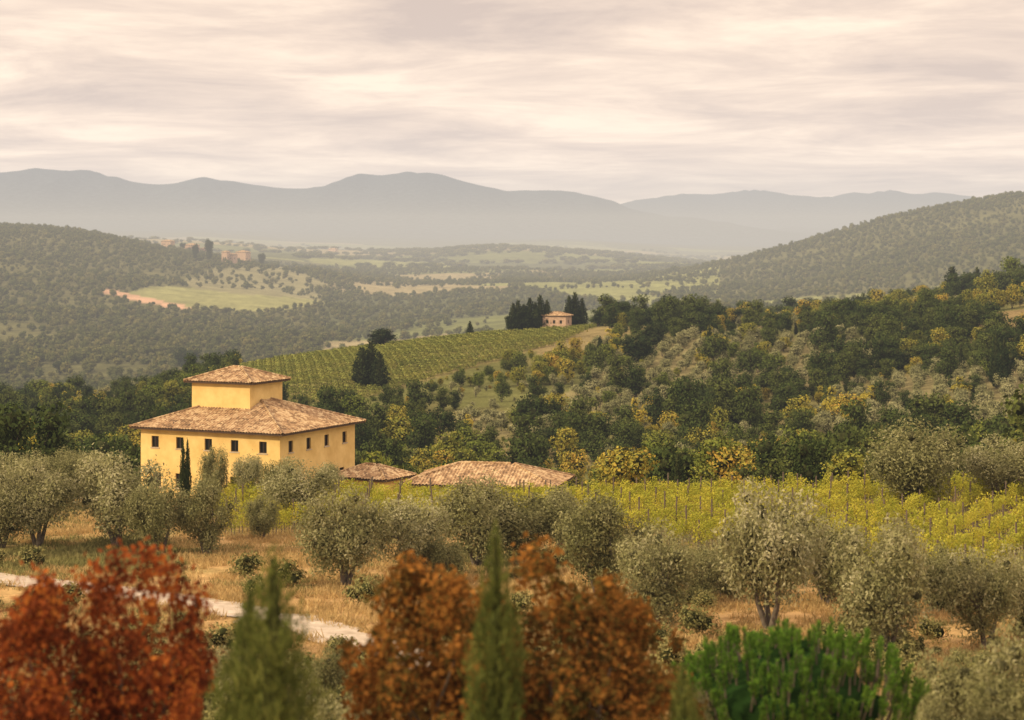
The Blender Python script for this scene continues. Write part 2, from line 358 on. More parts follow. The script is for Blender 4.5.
# ------------------------------------------------------------------ instanced masses
def scatter(name,P,S,idx,srcs):
    P=np.asarray(P,float); n=len(P)
    col=bpy.data.collections.new(name+'_kinds')
    for i,me in enumerate(srcs):
        col.objects.link(bpy.data.objects.new('%s_kind_%02d'%(name,i),me))
    me=bpy.data.meshes.new(name); me.vertices.add(n); me.vertices.foreach_set('co',P.ravel())
    at=me.attributes.new('sc','FLOAT_VECTOR','POINT'); at.data.foreach_set('vector',np.asarray(S,float).ravel())
    at=me.attributes.new('rz','FLOAT_VECTOR','POINT'); R=np.zeros((n,3)); R[:,2]=rng.uniform(0,6.283,n) if not isinstance(idx,tuple) else idx[1]; at.data.foreach_set('vector',R.ravel())
    if isinstance(idx,tuple): idx=idx[0]
    at=me.attributes.new('ix','INT','POINT'); at.data.foreach_set('value',np.asarray(idx,np.int32))
    ob=obj(name,me)
    ng=bpy.data.node_groups.new(name,'GeometryNodeTree')
    ng.interface.new_socket('Geometry',in_out='INPUT',socket_type='NodeSocketGeometry'); ng.interface.new_socket('Geometry',in_out='OUTPUT',socket_type='NodeSocketGeometry')
    gi=ng.nodes.new('NodeGroupInput'); go=ng.nodes.new('NodeGroupOutput'); ip=ng.nodes.new('GeometryNodeInstanceOnPoints')
    ci=ng.nodes.new('GeometryNodeCollectionInfo'); ci.inputs['Collection'].default_value=col; ci.inputs['Separate Children'].default_value=True; ci.inputs['Reset Children'].default_value=True
    def A(nm,ty):
        q=ng.nodes.new('GeometryNodeInputNamedAttribute'); q.data_type=ty; q.inputs['Name'].default_value=nm; return q.outputs['Attribute']
    l=ng.links
    l.new(gi.outputs[0],ip.inputs['Points']); l.new(ci.outputs[0],ip.inputs['Instance']); ip.inputs['Pick Instance'].default_value=True
    l.new(A('ix','INT'),ip.inputs['Instance Index']); l.new(A('rz','FLOAT_VECTOR'),ip.inputs['Rotation']); l.new(A('sc','FLOAT_VECTOR'),ip.inputs['Scale'])
    l.new(ip.outputs[0],go.inputs[0])
    md=ob.modifiers.new('scatter','NODES'); md.node_group=ng
    return ob
def jgrid(y0,y1,b0,b1,sp,grow=0.0):
    out=[];y=y0
    while y<y1:
        s=sp*(1+grow*(y-y0)/y0); x0=(b0-CX)/F*y; x1=(b1-CX)/F*y
        xs=np.arange(x0,x1,s); out.append(np.stack([xs+rng.uniform(-.45,.45,len(xs))*s,y+rng.uniform(-.45,.45,len(xs))*s],1)); y+=s
    p=np.concatenate(out); return p[:,0],p[:,1]
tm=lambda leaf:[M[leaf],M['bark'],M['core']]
mid=[crown_tree('broadleaf_tree',10+i,8,3.4+.3*i,.6,13,1.45,1900,.46,.32,tm('broad' if i<3 else 'dark'),forks=2,corescale=.45,stray=.12) for i in range(4)]
mid+=[crown_tree('shrub',20+i,3.6,2.0,.2,7,1.0,800,.34,.22,tm('broad'),trunk=False,corescale=.45) for i in range(2)]
mid+=[crown_tree('yellow_tree',25,6,2.4,.8,8,1.2,1100,.4,.26,tm('yellow'),forks=2)]
mid+=[cone_tree('cypress_tree',28,9,1.3,900,.6,.22,tm('cyp'))]
mid+=[crown_tree('scrub_bush',29,2.6,1.7,.1,7,.85,700,.3,.17,tm('scrub'),trunk=False,corescale=.45)]
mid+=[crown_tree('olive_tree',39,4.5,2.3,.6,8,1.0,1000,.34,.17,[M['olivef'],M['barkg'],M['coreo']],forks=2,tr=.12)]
mid+=[crown_tree('dark_oak_tree',50,9,3.6,.5,13,1.5,1900,.46,.32,tm('dark'),forks=2,corescale=.5,stray=.12)]
x,y=jgrid(200,860,-170,1200,4.6)
z=H(x,y); b,e=proj(x,y,z)
op=np.zeros(len(x),bool)
for pl in (VINE_HILL,BROWN,BROWN2): op|=inpoly(b,e,pl)&(y>430)
gv=np.zeros(len(x),bool)
for pl in GROVE: gv|=inpoly(b,e,pl)&(y>300)
lowv=inpoly(b,e-12,VINE_HILL)&(y>400)
lowm=inpoly(b,e-26,VINE_HILL)&(y>400)&~lowv
dn=fbm(x/38,y/38,61); kn=fbm(x/60,y/60,63); rr=rng.uniform(0,1,len(x)); on=fbm(x/75,y/55,67); dk_=fbm(x/48,y/40,69)
dens=sstep(.38,.60,dn+.14*(y<340))
up_=(y>330)
keep=(~op|(rr<.02))&(rr<np.where(up_,.44,.45)+np.where(up_,.46,.52)*dens); keep&=~((y<212)&(b>100)&(b<640)); keep&=~((b>60)&(b<380)&(y<222))
keep&=~(gv&(rr>.18)); keep&=~(lowv&(rr>.5))
x,y,z,b,e,dn,kn,dens,on,dk_,lowv,op,lowm=[q[keep] for q in (x,y,z,b,e,dn,kn,dens,on,dk_,lowv,op,lowm)]
n=len(x); r2=rng.uniform(0,1,n)
ix=rng.integers(0,4,n); ix=np.where(dens<.5,np.where(r2<.45,rng.integers(4,6,n),np.where(r2<.65,8,ix)),ix)
ix=np.where((on>.51)&(r2<.7)&(y>345),9,ix)
ix=np.where((dk_>.55)&(r2<.8),10,ix)
ix=np.where((kn>.47)&(r2>.87),6,ix); ix=np.where((r2>.98)&(dk_>.45),7,ix)
s=(.36+.90*rng.uniform(0,1,n)**1.7)*(.7+.6*dn); s=np.where(ix==10,s*1.12,s); s=np.where(y<330,s*rng.uniform(.7,.98,n),s*.86)
ix=np.where(lowv|op,rng.integers(4,6,n),ix); s=np.where(lowv|op,s*.75,s); s=np.where(lowm,s*.8,s)
scatter('woodland_trees',np.stack([x,y,z-.2],1),np.stack([s,s,s*rng.uniform(.8,1.2,n)],1),ix,mid)
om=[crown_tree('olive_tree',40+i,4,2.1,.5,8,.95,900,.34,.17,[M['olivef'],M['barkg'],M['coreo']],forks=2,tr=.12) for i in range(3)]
gx,gy=np.meshgrid(np.arange(-200,330,5.2),np.arange(300,900,5.6)); gx=gx.ravel()+rng.uniform(-.9,.9,gx.size); gy=gy.ravel()+rng.uniform(-1.1,1.1,gx.size)
gx,gy=gx*.94+gy*.2-60,gy*.97-gx*.2
z=H(gx,gy); b,e=proj(gx,gy,z); k=np.zeros(len(gx),bool)
for pl in GROVE: k|=inpoly(b,e,pl)&(gy>300)&(gy<900)
k&=rng.uniform(0,1,len(gx))<.9
n=k.sum(); s=rng.uniform(.65,1.25,n)
scatter('olive_grove',np.stack([gx[k],gy[k],z[k]-.1],1),np.stack([s,s,s],1),rng.integers(0,3,n),om)
# far forest
fm_=[crown_tree('forest_tree',60+i,9,4.6,.3,8,2.3,420,1.2,.85,[M['forest'],M['bark'],M['forest']],trunk=False,corescale=.7) for i in range(4)]
fm_+=[cone_tree('cypress_tree',66,11,1.6,200,1.2,.6,tm('cyp'))]
x,y=jgrid(900,3500,-120,1150,7.8,.22)
z=H(x,y); b,e=proj(x,y,z); rr=rng.uniform(0,1,len(x))
op=np.zeros(len(x),bool)
for pl in (FIELDL,TRACK): op|=inpoly(b,e,pl)
vl=inpoly(b,e,VILL); op|=vl&(rr>.3)
U,V,h=cell(x,y)
hedge=(np.minimum(U%1,1-U%1)*300<8)|(np.minimum(V%1,1-V%1)*420<9)
hedge&=fbm(x/90,y/90,41)>.42
wood=((h*5.99).astype(int)==4)|((y>1350)&(fbm(x/240,y/300,43)>.6))
fld=((y>1350)&(b>325)&(b<720))|((y>1200)&(y<1900)&(b>=720))
nz=fbm(x/130,y/130,71); nz2=fbm(x/210,y/260,73)
keep=(~op)&np.where(fld,(wood&(rr<.9))|(hedge&(rr<.85))|(rr<.008),np.where((nz2>.64)&(b<400)&(y>1250),rr<.22,rr<.7+.9*sstep(.34,.45,nz)))
x,y,z,nz=[q[keep] for q in (x,y,z,nz)]; n=len(x); s=rng.uniform(.35,.92,n)*(.55+.9*nz)
r2=rng.uniform(0,1,n)
scatter('distant_forest',np.stack([x,y,z-.3],1),np.stack([s,s,s*rng.uniform(.65,1.1,n)],1),np.where(r2>.99,4,rng.integers(0,4,n)),fm_)
x,y=jgrid(3500,7800,-60,1084,24,.5)
z=H(x,y); rr=rng.uniform(0,1,len(x)); U,V,h=cell(x,y)
hedge=(np.minimum(U%1,1-U%1)*300<22)|(np.minimum(V%1,1-V%1)*420<30); hedge&=fbm(x/200,y/200,41)>.45; wood=fbm(x/500,y/700,77)>.54
k=(wood&(rr<.9))|(hedge&(rr<.6)); n=k.sum(); s=rng.uniform(1.0,1.9,n)
scatter('distant_tree_lines',np.stack([x[k],y[k],z[k]-.5],1),np.stack([s*1.7,s*1.2,s*.65],1),rng.integers(0,4,n),fm_[:4])

# vineyards
def vine_seg(seed,l,h,nl,L,mat):
    r=np.random.default_rng(seed); a=Acc()
    P=np.stack([r.uniform(-l/2,l/2,nl),r.normal(0,.22,nl),.5+(h-.5)*r.uniform(0,1,nl)**.8],1)
    P[:,2]+=.18*np.sin(P[:,0]*4+seed); leaves(a,P,np.stack([0*P[:,0],P[:,1],.3+0*P[:,0]],1),L,L*.8,0,r)
    for q in (-.3,.3): tube(a,[(q*l,0,-.2),(q*l+.05,0,.5),(q*l-.03,0,.9)],[.04,.035,.02],1,5)
    return a.mesh('vine',[M[mat],M['bark']])
vs=[vine_seg(80+i,1.3,1.75,230,.15,'vine') for i in range(4)]
def rows(ang,sp,step,x0,x1,y0,y1,pl,ya,yb):
    ca_,sa=math.cos(ang),math.sin(ang); cx,cy=(x0+x1)/2,(y0+y1)/2; R=math.hypot(x1-x0,y1-y0)/2
    u,v=np.meshgrid(np.arange(-R,R,step),np.arange(-R,R,sp)); u=u.ravel();v=v.ravel()
    x=cx+u*ca_-v*sa; y=cy+u*sa+v*ca_
    k=(y>ya)&(y<yb); x,y=x[k],y[k]; z=H(x,y); b,e=proj(x,y,z); k=inpoly(b,e,pl); return x[k],y[k],z[k]
ang=math.radians(66)
x,y,z=rows(ang,2.9,1.15,-50,110,100,200,VINE_NEAR,105,181); n=len(x); s=rng.uniform(.8,1.15,n)
scatter('vineyard',np.stack([x,y,z],1),np.stack([s,s,s*rng.uniform(.8,1.2,n)],1),(rng.integers(0,4,n),ang),vs)
x,y,z=rows(ang,2.9,5.75,-50,110,100,200,VINE_NEAR,105,182)
a=Acc()
for p,q,w in zip(x,y,z):
    hh=2.3+rng.uniform(-.15,.4); tl=rng.normal(0,.05,2)
    tube(a,[(p,q,w-.3),(p+tl[0],q+tl[1],w+hh)],[.07,.06],0,6)
obj('vineyard_posts',a.mesh('vineyard_posts',[noisy('weathered_wood',(.07,.05,.035),(.16,.12,.09),4)]))
vh=[vine_seg(90+i,4.2,1.5,150,.42,'vineh') for i in range(3)]
a2=math.radians(50)
x,y,z=rows(a2,4.2,3.9,-140,60,430,790,VINE_HILL,440,780); n=len(x); s=rng.uniform(.85,1.1,n)
scatter('hill_vineyard',np.stack([x,y,z-.3],1),np.stack([s,s,s*1.1],1),(rng.integers(0,3,n),a2),vh)

# dry grass
def tuft(seed,nb,h,sp,mat):
    r=np.random.default_rng(seed);a=Acc(); p=np.stack([r.normal(0,sp,nb),r.normal(0,sp,nb),0*np.ones(nb)],1)
    d=nrm(np.stack([r.normal(0,.4,nb),r.normal(0,.4,nb),np.ones(nb)],1)); hh=h*r.uniform(.5,1.2,(nb,1)); w=nrm(np.cross(d,sph(r,nb)))*.022
    V=np.stack([p-w,p+w,p+d*hh+w*.3,p+d*hh-w*.3],1).reshape(-1,3); a.add(V,np.arange(4*nb).reshape(-1,4),0); return a.mesh('grass_tuft',[M[mat]])
gt=[tuft(100+i,60,.42,.28,'dry') for i in range(3)]+[tuft(104,60,.35,.3,'scrub')]
x,y=jgrid(66,178,-80,1100,.75)
z=H(x,y); b,e=proj(x,y,z)
dr=np.min(np.hypot(x[:,None]-cs[None,::3,0],y[:,None]-cs[None,::3,1]),1)
k=(dr>1.75)&(~inpoly(b,e,VINE_NEAR)|(rng.uniform(0,1,len(x))<.25))&((rng.uniform(0,1,len(x))<.25+.7*sstep(.4,.6,fbm(x/5,y/5,91)))|(dr<2.6))
x,y,z=x[k],y[k],z[k]; n=len(x); s=rng.uniform(.5,1.2,n); gn=fbm(x/9,y/9,31)*.5+fbm(x/45,y/45,33)*.5
scatter('dry_grass',np.stack([x,y,z-.02],1),np.stack([s*1.3,s*1.3,s],1),np.where(gn+rng.normal(0,.05,n)<.47,3,rng.integers(0,3,n)),gt)
sb=[crown_tree('scrub_bush',110+i,1.3,.95,.05,6,.5,900,.14,.07,tm('scrub'),trunk=False,corescale=.5) for i in range(3)]
x,y=jgrid(62,130,-60,1084,2.3); z=H(x,y); b,e=proj(x,y,z); dr=np.min(np.hypot(x[:,None]-cs[None,::3,0],y[:,None]-cs[None,::3,1]),1)
k=(dr>2.6)&(~inpoly(b,e,VINE_NEAR))&(rng.uniform(0,1,len(x))<np.where(y<98,.8,.16)); x,y,z=x[k],y[k],z[k]; n=len(x); s=rng.uniform(.4,1.35,n)
scatter('scrub_bushes',np.stack([x,y,z],1),np.stack([s,s,s],1),rng.integers(0,3,n),sb)

# ------------------------------------------------------------------ individual olive trees
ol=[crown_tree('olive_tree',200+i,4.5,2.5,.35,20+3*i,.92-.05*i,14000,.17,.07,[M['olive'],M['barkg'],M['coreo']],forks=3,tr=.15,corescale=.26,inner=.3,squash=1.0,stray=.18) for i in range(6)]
OL=[(2,548,468,70),(38,548,460,84),(80,492,440,64),(118,548,455,104),(160,556,476,72),(206,556,480,62),(300,524,462,86),(345,588,488,104),(412,582,496,96),
 (478,568,482,100),(528,562,486,104),(600,598,498,98),(655,628,530,106),(770,632,486,138),(828,606,518,90),(886,660,524,128),(985,650,540,106),(1040,640,552,90),
 (918,510,424,112),(1000,504,438,90),(248,506,454,40),(214,506,450,38),(278,508,456,36),(330,500,462,36),(725,600,545,60),(60,505,450,60),(1085,560,470,90),(-60,560,460,90),(20,510,448,70),
 (560,548,492,56),(700,606,548,60),(935,612,548,70),(445,586,540,50),(262,540,498,40)]
for i,(b,eb,et,w) in enumerate(OL):
    x,y=sight(b,eb,70,200); z=float(H(x,y)); h=(eb-et)/F*y+.2; ww=w/F*y
    obj('olive_tree',ol[i%6],(x,y,z-.1),rng.uniform(0,6.28),(ww/4.6,ww/4.6*rng.uniform(.8,1.1),h/4.4))
dk=[cone_tree('cypress_tree',220+i,9,1.25,1800,.45,.16,tm('cyp'),rag=.25) for i in range(3)]
def tree_at(name,me,b,eb,et,w,d0,d1,mw,mh,st=1.0):
    x,y=sight(b,eb,d0,d1,st); z=float(H(x,y)); h=(eb-et)/F*y; ww=w/F*y
    return obj(name,me,(x,y,z-.2),rng.uniform(0,6.28),(ww/mw,ww/mw,h/mh))
for b,eb,et,w in [(513,321,288,12),(518,320,284,13),(524,319,288,12),(530,318,281,14),(535,318,286,12),(540,317,278,14),(547,317,284,13),(569,317,281,12),(575,316,277,13),(582,316,284,11),(618,316,290,11),(600,360,334,8),(607,361,339,7),(996,388,328,13),(1004,386,334,12),(952,300,263,20),(977,296,262,14),(362,388,344,20),(371,387,338,21),(379,388,349,18),(470,335,318,7),(660,345,322,9),(868,360,336,10),(876,361,340,9)]:
    tree_at('cypress_tree',dk[rng.integers(3)],b,eb,et,w,430,850,2.5,9)
pin=[crown_tree('stone_pine_tree',230+i,10,3.6,1.0,14,1.5,3000,.5,.25,tm('cyp'),forks=2,tr=.25,stray=.15) for i in range(2)]
for b,eb,et,w in [(512,322,298,16),(524,320,292,20),(535,320,294,20),(382,348,326,36),(1008,392,340,28),(640,366,330,44),(655,350,318,30),(720,313,290,20),(740,313,291,24),(800,310,297,10),(832,308,294,10),(652,304,284,26),(598,304,286,12),(545,455,425,40),(700,410,385,34),(900,372,345,36)]:
    tree_at('stone_pine_tree',pin[rng.integers(2)],b,eb,et,w,300,860,7.5,10)
for b,eb,et,w in [(188,376,342,34),(208,262,234,12),(196,262,240,9),(60,375,358,20),(262,262,246,10),(183,250,240,8)]:
    tree_at('holm_oak_tree',pin[0],b,eb,et,w,950,2800,7.5,10,4)
for b,eb,et,w in [(1010,292,252,34),(985,300,268,26),(890,345,318,30),(935,345,322,24),(800,430,396,40),(848,428,392,44),(760,480,440,46),(680,484,442,56),(830,480,436,60),(400,455,415,46),(440,440,405,40),(470,460,424,44),(520,430,400,36),(600,470,432,44)]:
    tree_at('broadleaf_tree',mid[rng.integers(4)],b,eb,et,w,250,850,7.5,8)
for b,eb,et,w in [(803,430,394,40),(832,422,386,30),(870,410,384,30),(75,448,416,34),(735,470,440,30),(240,452,440,20),(20,462,436,30),(610,345,328,20),(700,365,348,20),(560,450,425,26),(960,400,376,26),(650,420,396,26)]:
    tree_at('yellow_tree',mid[6],b,eb,et,w,230,850,5,6)
for k in range(20):
    b=16+k*7.2
    if k not in (7,8,12): tree_at('cypress_tree',dk[k%3],b+rng.uniform(-3,3),425,392-rng.uniform(-8,10),10,240,520,2.5,9)

# ------------------------------------------------------------------ foreground plants
def fg(name,me,b,et,d,mh,wpx,mw):
    x=(b-CX)/F*d; z=float(H(x,d)); top=(HZ-et)/F*d; h=top-z
    return obj(name,me,(x,d,z-.1),rng.uniform(0,6.28),(wpx/F*d/mw,wpx/F*d/mw,h/mh))
rm=[crown_tree('red_leaved_tree',300+i,6.5,2.3,1.0,44,.48,8000,.18,.11,[M['red'],M['bark'],M['red']],corescale=0,inner=.1,tr=.1,squash=1.1,stray=.2) for i in range(2)]
fg('red_leaved_tree',rm[0],35,548,40,6.5,170,4.3); fg('red_leaved_tree',rm[1],138,524,41,6.5,165,4.3); fg('red_leaved_tree',rm[1],-60,570,42,6.5,130,4.3); fg('red_leaved_tree',rm[0],185,665,39,6.5,70,4.3)
rs=[crown_tree('rust_leaved_tree',310+i,6.5,2.7,.8,50,.5,10500,.19,.12,[M['rust'],M['bark'],M['rust']],corescale=0,inner=.1,tr=.12,squash=1.0,stray=.22) for i in range(2)]
fg('rust_leaved_tree',rs[0],438,550,43,6.5,200,5.0); fg('rust_leaved_tree',rs[1],560,538,44,6.5,230,5.0); fg('rust_leaved_tree',rs[0],630,580,46,6.5,160,5.0); fg('rust_leaved_tree',rs[1],500,580,45,6.5,160,5.0)
pf=lambda t:np.minimum(1,(1-t)**.75*1.7)*np.minimum(1,.5+t*2)
c1=cone_tree('cypress_tree',320,6,1.0,11000,.24,.04,[M['cypl'],M['bark'],M['core']],prof=pf,rag=.5,ls=.5,inn=.4,cs=.35)
c2=cone_tree('cypress_tree',321,6.4,.6,8500,.24,.04,[M['cypl'],M['bark'],M['core']],prof=lambda t:np.minimum(1,(1-t)**.8*1.9)*np.minimum(1,.6+t*2),rag=.4,ls=.45,inn=.4,cs=.35)
fg('cypress_tree',c1,273,528,35,6,76,2.0); fg('cypress_tree',c1,250,566,35.6,6,70,2.0); fg('cypress_tree',c2,496,504,35,6.4,46,1.2); fg('cypress_tree',c2,683,650,36,6.4,44,1.2)
# umbrella pine with upright candles
r=np.random.default_rng(5); a=Acc(); nt_=400; q=sph(r,nt_); q[:,2]=np.abs(q[:,2])
lump=1+.18*(2*vnoise(q[:,0]*3+5,q[:,1]*3+9,2)-1)
Pt=q*np.array([3.0,3.0,2.3])*lump[:,None]*r.uniform(.84,1.03,(nt_,1)); Pt[:,2]+=3.1
for p,qq in zip(Pt,q):
    ax=nrm(np.array([qq[0]*.22,qq[1]*.22,1.0])+r.normal(0,.08,3)); ln=r.uniform(.4,.7); k=95
    s_=r.uniform(0,1,k); base=p+ax*(s_*ln)[:,None]; d=nrm(ax*1.1+nrm(r.normal(0,1,(k,3)))*.75); Ln=.15
    w=nrm(np.cross(d,sph(r,k)))*.016
    V=np.stack([base-w,base+w,base+d*Ln+w*.4,base+d*Ln-w*.4],1).reshape(-1,3); a.add(V,np.arange(4*k).reshape(-1,4),0)
    tube(a,[p-ax*.5,p+ax*ln],[.03,.015],1,4)
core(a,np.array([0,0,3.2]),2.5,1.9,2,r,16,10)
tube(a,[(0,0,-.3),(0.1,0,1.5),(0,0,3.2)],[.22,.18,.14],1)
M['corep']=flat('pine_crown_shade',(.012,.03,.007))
pb=a.mesh('umbrella_pine_tree',[M['pine'],M['bark'],M['corep']],smooth=(1,2))
fg('umbrella_pine_tree',pb,786,614,52,6.1,246,6.4)
gb=[crown_tree('grey_shrub',330+i,3.4,1.7,.2,20,.6,9000,.13,.055,[M['olive'],M['barkg'],M['coreo']],corescale=.3,tr=.06,stray=.15) for i in range(2)]
for b,et,d,w in [(960,640,62,120),(1020,625,60,120),(1000,665,56,130),(300,660,66,100),(352,682,60,90),(238,636,78,60),(195,640,80,60),(700,690,48,60),(925,690,58,80),(330,640,80,60)]:
    x=(b-CX)/F*d; z=float(H(x,d)); h=(HZ-et)/F*d-z
    obj('grey_shrub',gb[rng.integers(2)],(x,d,z-.1),rng.uniform(0,6),(w/F*d/3.5,w/F*d/3.5,h/3.4))

# ------------------------------------------------------------------ buildings
M['wall']=noisy('ochre_plaster',(.62,.42,.14),(.78,.57,.23),.6,.9,.05,detail=9)
M['wall2']=noisy('pale_plaster',(.55,.45,.30),(.66,.56,.40),.8,.9)
M['stone']=noisy('stone_wall',(.34,.22,.15),(.55,.39,.28),1.5,.9)
M['trim']=noisy('stone_trim',(.40,.33,.24),(.52,.44,.33),2)
M['glass'],gnt=newmat('window_glass'); p=N(gnt,'ShaderNodeBsdfPrincipled'); p.inputs['Base Color'].default_value=(.015,.017,.018,1); p.inputs['Roughness'].default_value=.12
o=N(gnt,'ShaderNodeOutputMaterial'); gnt.links.new(p.outputs[0],o.inputs[0])
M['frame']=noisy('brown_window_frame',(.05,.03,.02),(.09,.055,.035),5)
m,nt=newmat('clay_roof_tiles'); L=nt.links; tc=N(nt,'ShaderNodeTexCoord')
vo=N(nt,'ShaderNodeTexVoronoi'); vo.inputs['Scale'].default_value=3.2; nz=N(nt,'ShaderNodeTexNoise'); nz.inputs['Scale'].default_value=.7; nz.inputs['Detail'].default_value=8; nz.inputs['Roughness'].default_value=.72
L.new(tc.outputs['Object'],vo.inputs['Vector']); L.new(tc.outputs['Object'],nz.inputs['Vector'])
sp=N(nt,'ShaderNodeSeparateColor'); L.new(vo.outputs['Color'],sp.inputs[0])
ad=N(nt,'ShaderNodeMath',operation='MULTIPLY'); L.new(sp.outputs[0],ad.inputs[0]); ad.inputs[1].default_value=.42
ae=N(nt,'ShaderNodeMath',operation='MULTIPLY_ADD'); L.new(nz.outputs['Fac'],ae.inputs[0]); ae.inputs[1].default_value=1.2; L.new(ad.outputs[0],ae.inputs[2])
r_=ramp(nt,[(.45,(.09,.055,.03)),(.68,(.23,.14,.068)),(.86,(.37,.235,.12)),(1.0,(.50,.37,.21))]); L.new(ae.outputs[0],r_.inputs[0])
p=N(nt,'ShaderNodeBsdfPrincipled'); p.inputs['Roughness'].default_value=.9; L.new(r_.outputs[0],p.inputs['Base Color']); o=N(nt,'ShaderNodeOutputMaterial'); L.new(p.outputs[0],o.inputs[0]); M['tile']=m

def wall(a,p0,p1,z0,z1,rects,depth=.2):
    p0=np.array(p0,float);p1=np.array(p1,float);Ln=np.linalg.norm(p1-p0);d=(p1-p0)/Ln;nn=np.array([d[1],-d[0]])
    def P(u,v,k=0): q=p0+d*u-nn*k; return (q[0],q[1],v)
    us=sorted({0,Ln,*[r[0] for r in rects],*[r[1] for r in rects]}); vs_=sorted({z0,z1,*[r[2] for r in rects],*[r[3] for r in rects]})
    for i in range(len(us)-1):
        for j in range(len(vs_)-1):
            uc=(us[i]+us[i+1])/2;vc=(vs_[j]+vs_[j+1])/2
            if any(r[0]<uc<r[1] and r[2]<vc<r[3] for r in rects): continue
            a.add([P(us[i],vs_[j]),P(us[i+1],vs_[j]),P(us[i+1],vs_[j+1]),P(us[i],vs_[j+1])],[(0,1,2,3)],0)
    for u0,u1,v0,v1 in rects:
        c=[(u0,v0),(u1,v0),(u1,v1),(u0,v1)]
        for k in range(4):
            A_,B_=c[k],c[(k+1)%4]; a.add([P(*A_),P(*A_,depth),P(*B_,depth),P(*B_)],[(0,1,2,3)],0)
        a.add([P(u0,v0,depth),P(u1,v0,depth),P(u1,v1,depth),P(u0,v1,depth)],[(0,1,2,3)],1)
        def bar(ua,ub,va,vb,k0,k1,m):
            V=[P(ua,va,k0),P(ub,va,k0),P(ub,vb,k0),P(ua,vb,k0),P(ua,va,k1),P(ub,va,k1),P(ub,vb,k1),P(ua,vb,k1)]
            a.add(V,[(0,1,2,3),(5,4,7,6),(4,0,3,7),(1,5,6,2),(3,2,6,7),(4,5,1,0)],m)
        w=.06
        bar(u0,u0+w,v0,v1,depth-.06,depth-.004,2);bar(u1-w,u1,v0,v1,depth-.06,depth-.004,2)
        bar(u0+w,u1-w,v1-w,v1,depth-.06,depth-.004,2);bar(u0+w,u1-w,v0,v0+w,depth-.06,depth-.004,2)
        uc=(u0+u1)/2; bar(uc-.025,uc+.025,v0+w,v1-w,depth-.055,depth-.006,2)
        bar(u0-.1,u1+.1,v0-.1,v0,-.07,.0-.003,3)
def hip(a,hx,hy,z0,sl,st=.075):
    nx=int(2*hx/st);ny=int(2*hy/st); X,Y=np.meshgrid(np.linspace(-hx,hx,nx),np.linspace(-hy,hy,ny),indexing='ij')
    dx=hx-np.abs(X);dy=hy-np.abs(Y); dd=np.minimum(dx,dy); al=np.where(dx<dy,Y,X)
    wob=.02*(fbm(X*1.5,Y*1.5,7)-.5)
    Z=z0+sl*dd+.1*np.abs(np.sin(np.pi*al/.33))+.03*(1-(dd/.42)%1)+wob*2
    ii=np.arange(X.size).reshape(X.shape)
    a.add(np.stack([X,Y,Z],-1),np.stack([ii[:-1,:-1],ii[1:,:-1],ii[1:,1:],ii[:-1,1:]],-1).reshape(-1,4),0)
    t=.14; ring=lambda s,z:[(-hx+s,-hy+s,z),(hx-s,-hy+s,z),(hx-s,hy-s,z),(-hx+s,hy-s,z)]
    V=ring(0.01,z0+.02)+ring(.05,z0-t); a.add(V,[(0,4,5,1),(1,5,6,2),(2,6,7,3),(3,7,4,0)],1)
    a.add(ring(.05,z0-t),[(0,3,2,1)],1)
    top=z0+sl*min(hx,hy); L_=max(hx-hy,0); K=max(hy-hx,0)
    for sx in (-1,1):
        for sy in (-1,1):
            A_=np.array([sx*hx,sy*hy,z0+.08]); B_=np.array([sx*L_,sy*K,top+.08]); n_=int(np.linalg.norm(B_-A_)/.4)
            for k in range(n_):
                s0=A_+(B_-A_)*k/n_; s1=A_+(B_-A_)*(k+1.05)/n_; tube(a,[s0,s1],[.15,.12],0,8)
    if L_>0:
        for k in range(int(2*L_/.4)): tube(a,[(-L_+k*.4,0,top+.08),(-L_+k*.4+.42,0,top+.08)],[.15,.12],0,8)
def house(name,loc,rz,hx,hy,h,sl,ov,wins,wm,base=-1.0,tower=None,st=.075,chim=None):
    """wins: dict side->[rects]"""
    e_=bpy.data.objects.new(name,None); e_.location=loc; e_.rotation_euler=(0,0,rz); link(e_)
    mats=[M[wm],M['glass'],M['frame'],M['trim']]
    a=Acc(); cn=[(-hx,-hy),(hx,-hy),(hx,hy),(-hx,hy)]
    for k in range(4): wall(a,cn[k],cn[(k+1)%4],base,h,wins.get(k,[]))
    obj('walls',a.mesh('walls',mats),parent=e_)
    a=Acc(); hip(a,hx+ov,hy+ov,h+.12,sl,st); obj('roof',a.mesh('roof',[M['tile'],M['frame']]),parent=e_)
    if tower:
        tx,ty,thx,thy,tz0,tz1,tsl,tov=tower
        a=Acc(); cn=[(tx-thx,ty-thy),(tx+thx,ty-thy),(tx+thx,ty+thy),(tx-thx,ty+thy)]
        for k in range(4): wall(a,cn[k],cn[(k+1)%4],tz0,tz1,[])
        obj('tower_walls',a.mesh('tower_walls',mats),parent=e_)
        a=Acc(); hip(a,thx+tov,thy+tov,tz1+.12,tsl,st); obj('tower_roof',a.mesh('tower_roof',[M['tile'],M['frame']]),(tx,ty,0),parent=e_)
    return e_
th=math.radians(26); hx,hy=8.0,6.9
ex=np.array([math.cos(th),-math.sin(th)]); ey=np.array([math.sin(th),math.cos(th)])
corner=np.array([(280-CX)/F*187,187.0]); cen=corner-ex*hx+ey*hy
gz=-25.3; hh=-18.8-gz
W=lambda u,w,v0,v1:(u-w/2,u+w/2,v0,v1)
up=hh-1.8; front=[W(u,.85,up,up+1.1) for u in (1.7,4.6,7.9,10.9,14.1)]+[W(u,1.0,.9,2.3) for u in (1.9,4.6,10.9,14.1)]+[W(7.9,1.3,.05,2.4)]
side=[W(u,.8,up,up+1.1) for u in (1.9,5.1,8.4,11.8)]+[W(u,.9,.9,2.3) for u in (2.4,6.8,11.3)]
